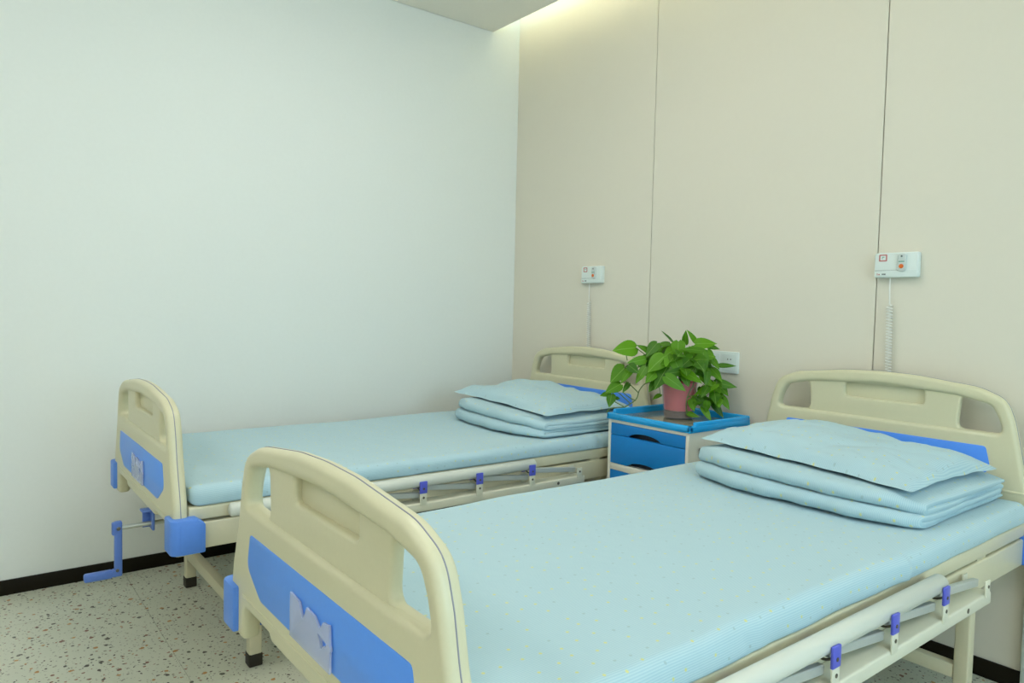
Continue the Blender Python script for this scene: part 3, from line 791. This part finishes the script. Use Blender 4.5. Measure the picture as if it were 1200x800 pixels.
VINES = [
    [(1.443, -0.251, 0.862), (1.405, -0.316, 0.876), (1.383, -0.361, 0.873), (1.367, -0.383, 0.843), (1.36, -0.396, 0.803), (1.332, -0.433, 0.77)],
    [(1.36, -0.396, 0.799), (1.344, -0.416, 0.81), (1.331, -0.446, 0.835)],
    [(1.347, -0.413, 0.785), (1.323, -0.457, 0.828)],
    [(1.332, -0.433, 0.77), (1.314, -0.472, 0.792)],
    [(1.365, -0.387, 0.832), (1.343, -0.428, 0.875)],
    [(1.332, -0.433, 0.77), (1.311, -0.493, 0.767), (1.301, -0.508, 0.749)],
    [(1.53, -0.237, 0.87), (1.524, -0.265, 0.821), (1.519, -0.261, 0.756)],
    [(1.545, -0.153, 0.868), (1.566, -0.145, 0.833), (1.555, -0.163, 0.797)],
    [(1.476, -0.238, 0.908), (1.4, -0.315, 0.959), (1.341, -0.386, 1.022)],
    [(1.37, -0.352, 0.976), (1.334, -0.417, 0.95), (1.324, -0.432, 0.932)],
    [(1.322, -0.415, 0.967), (1.316, -0.42, 1.003)],
    [(1.567, -0.125, 0.883), (1.586, -0.102, 0.848), (1.567, -0.132, 0.789)],
]

def leaf_mesh(seed):
    T_ = [0, .06, .16, .30, .46, .62, .78, .91, 1.0]
    W_ = [.14, .36, .48, .50, .45, .35, .21, .08, .0]
    rows = []; uvs = []
    for t, w in zip(T_, W_):
        r = []
        for s in (-1, -.5, 0, .5, 1):
            x = s * w
            y = t - (.10 * abs(s) * (1 - t) ** 4)
            z = .30 * abs(x) * (1 - .5 * abs(s)) - .22 * t * t - .10 * abs(s) * w + .05 * nz(x * 3, t * 4, seed)
            r.append((x, y, z))
        rows.append(r); uvs.append([(r_[0], r_[1]) for r_ in r])
    me = grid_mesh('leaf', rows, uvs, ang=80)
    me.materials.append(M['leaf'])
    return me
for k in range(64):
    a = random.uniform(0, 2 * PI); e = random.uniform(.15, 1.0); rr = random.uniform(.03, .115)
    Bq = Vector((1.45 + rr * math.cos(a) * 1.15, -.225 + rr * math.sin(a) * .9, .905 + .135 * e * (1 - (rr / .16) ** 2)))
    out = Vector((math.cos(a), math.sin(a), random.uniform(-.9, .25))).normalized() * random.uniform(.050, .078)
    Tq = Bq + out
    if Tq.y > -.03: Tq.y = -.03
    LEAVES.append((*Bq, *Tq, random.uniform(.036, .052)))
for k in range(16):
    Bq = Vector((1.575 + random.uniform(-.05, .03), -.155 + random.uniform(-.05, .03), .845 + random.uniform(-.05, .05)))
    Tq = Bq + Vector((random.uniform(-.3, .6), random.uniform(-.9, .3), random.uniform(-1.2, .1))).normalized() * random.uniform(.04, .058)
    LEAVES.append((*Bq, *Tq, random.uniform(.028, .040)))
LM = [leaf_mesh(1.1), leaf_mesh(4.7), leaf_mesh(8.3)]
crown = Vector((1.437, -.208, .875))
anchors = [Vector(q) for v in VINES for q in v] + [crown]
base = Vector((PX, PY, PZ))
for k, (bx_, by_, bz_, tx_, ty_, tz_, w) in enumerate(LEAVES):
    B = Vector((bx_, by_, bz_)); T = Vector((tx_, ty_, tz_))
    d = T - B; Ln = d.length * 1.06; d.normalize()
    n0 = Vector((.50, -.62, .62)) + Vector((random.uniform(-.35, .35), random.uniform(-.35, .35), random.uniform(-.3, .3)))
    if k < 12: n0 = Vector((.60, -.74, .22)) + Vector((random.uniform(-.2, .2), random.uniform(-.2, .2), random.uniform(-.15, .15)))
    n0 = (n0 - d * n0.dot(d)).normalized()
    x_ = d.cross(n0).normalized()
    wd = w * 1.12
    if 45 <= k < 65: wd *= 1.1; Ln *= 1.15
    o = bpy.data.objects.new('leaf', LM[k % 3]); COL.objects.link(o); o.parent = plant
    m = Matrix((( x_.x * wd, d.x * Ln, n0.x * wd, B.x - PX), (x_.y * wd, d.y * Ln, n0.y * wd, B.y - PY), (x_.z * wd, d.z * Ln, n0.z * wd, B.z - PZ), (0, 0, 0, 1)))
    o.matrix_local = m
    a = min(anchors, key=lambda q: (q - B).length + (0 if q is not crown else -.02))
    if (a - B).length > .012:
        mid = (a + B) / 2 + Vector((0, 0, .012))
        if (a - B).length > .12: a = B + (crown - B) * min(1, .10 / (crown - B).length); mid = (a + B) / 2 + Vector((0, 0, .01))
        tube('petiole', 'vine', plant, [a - base, mid - base, B - base], [.0016, .0015, .0012], 5)
for v in VINES:
    pts = [Vector(q) - base for q in v]
    fine = []
    for i in range(len(pts) - 1):
        p0, p1, p2, p3 = pts[max(i - 1, 0)], pts[i], pts[i + 1], pts[min(i + 2, len(pts) - 1)]
        for s in range(4):
            t = s / 4
            fine.append(.5 * ((2 * p1) + (p2 - p0) * t + (2 * p0 - 5 * p1 + 4 * p2 - p3) * t * t + (3 * p1 - p0 - 3 * p2 + p3) * t ** 3))
    fine.append(pts[-1])
    tube('vine', 'vine', plant, fine, .0022, 6)

# ------------------------------------------------------------------ nurse call units on the head wall
def make_call(loc, label):
    """local: x from the left edge, y from the wall, z from the bottom edge"""
    t = thing('nurse_call_unit', loc, label, 'call unit', 'nurse call units on the head wall')
    W, Hh = .149, .089
    out = fillet([(0, 0, .007), (W, 0, .007), (W, Hh, .005), (0, Hh, .012)], 4)
    plate_obj('body', 'white_plastic', t, [out], .026, .004, -.0131)
    lo = fillet([(.0025, .002, .006), (W - .0025, .002, .006), (W - .0025, .0265, .001), (.100, .0265, .002), (.096, .0215, .002), (.088, .0195, .004), (.084, .0225, .002), (.081, .0255, .002), (.0025, .0245, .001)], 3)
    plate_obj('lower_strip', 'white_plastic2', t, [lo], .003, .0008, -.0268, bres=1)
    box('groove', 'dark_mark', t, .003, W - .003, -.0267, -.026, .0245, .0262, 0)
    hs = fillet([(.0845, .0215, .011), (.1125, .0215, .011), (.1125, .084, .010), (.0845, .084, .010)], 5)
    h = plate_obj('handset', 'handset', t, [hs], .012, .003, -.031)
    box('speaker_band', 'green_mark', h, .0885, .1085, -.0376, -.0368, .0535, .0575, 0)
    disc('call_button', 'orange', h, (.0985, -.0365, .039), (0, -1, 0), .0078, .0030, 18)
    disc('indicator', 'dark_mark', h, (.0985, -.0366, .074), (0, -1, 0), .0034, .0012, 12)
    # printed emblem: rounded red square with a small mark inside, and the maker's line below
    e0 = fillet([(.0155, .058, .004), (.0445, .058, .004), (.0445, .083, .004), (.0155, .083, .004)], 3)
    e1 = fillet([(.0205, .0625, .002), (.0395, .0625, .002), (.0395, .0785, .002), (.0205, .0785, .002)], 3)
    em = plate_obj('emblem', 'red_mark', t, [e0, e1], .0008, .0001, -.0265, bres=0)
    box('emblem_mark', 'green_mark', em, .0265, .0285, -.0269, -.0262, .066, .075, 0)
    box('emblem_mark', 'green_mark', em, .0285, .0345, -.0269, -.0262, .072, .075, 0)
    for a, b, z0, z1 in ((.0115, .0135, .009, .016), (.0150, .0162, .009, .0135), (.0175, .0215, .009, .0135)): box('print', 'red_mark', t, a, b, -.0288, -.0282, z0, z1, 0)
    for a, b in ((.029, .0315), (.0325, .0355), (.0365, .040), (.041, .0425)): box('print', 'dark_mark', t, a, b, -.0288, -.0282, .0095, .0145, 0)
    # cord: straight lead, then a spring coil that runs down behind the headboard
    pts = [(.053, -.016, .004), (.0535, -.017, -.03), (.0550, -.018, -.07), (.0565, -.018, -.095)]
    n = 24 * 10
    for k in range(n + 1):
        a = 2 * PI * k / 10
        pts.append((.058 + .0060 * k / n + .0088 * math.cos(a), -.021 + .0088 * math.sin(a), -.10 - .255 * k / n))
    pts += [(.062, -.018, -.37), (.062, -.018, -.55)]
    tube('coiled_cord', 'cord', t, pts, .0024, 6)
    return t
callA = make_call((2.156, 0, 1.3175), 'white nurse call unit with orange button above the foreground bed')
callB = copy_tree(callA); callB.location = (.614, 0, 1.3165)
callB['label'] = 'white nurse call unit with orange button above the bed along the white wall'

# ------------------------------------------------------------------ wall socket
sk = thing('wall_socket', (1.502, 0, .9625), 'white double wall socket behind the pothos', 'socket')
plate_obj('cover_plate', 'white_plastic', sk, [fillet([(-.086, -.047, .004), (.086, -.047, .004), (.086, .047, .004), (-.086, .047, .004)], 3)], .011, .002, -.0056)
for s in (-1, 1):
    g = plate_obj('socket_face', 'white_plastic2', sk, [fillet([(s * .043 - .036, -.037, .003), (s * .043 + .036, -.037, .003), (s * .043 + .036, .037, .003), (s * .043 - .036, .037, .003)], 3)], .003, .0008, -.0118, bres=1)
    for q in (-1, 1):
        disc('pin_hole_shade', 'dark', g, (s * .043 + q * .0075, -.0131, .014), (0, -1, 0), .0028, .0006, 10)  # raised dark disc paints the shade inside a pin hole
    for q, rz in ((-1, .5), (0, 0), (1, -.5)):
        box('pin_slot', 'white_plastic', g, s * .043 + q * .011 - .0012, s * .043 + q * .011 + .0012, -.0137, -.0131, -.016 + (.008 if q == 0 else 0), -.008 + (.008 if q == 0 else 0), 0)

# ------------------------------------------------------------------ white cable duct at the wall beside the headboard
dct = thing('cable_duct', (2.700, 0, 0), 'white vertical cable duct on the wall beside the foreground headboard', 'cable duct')
box('duct_body', 'white_plastic', dct, -.030, .030, -.026, -.0105, .0, .565, .002)
box('duct_lid', 'white_plastic2', dct, -.025, .025, -.029, -.0255, .0, .563, .001)
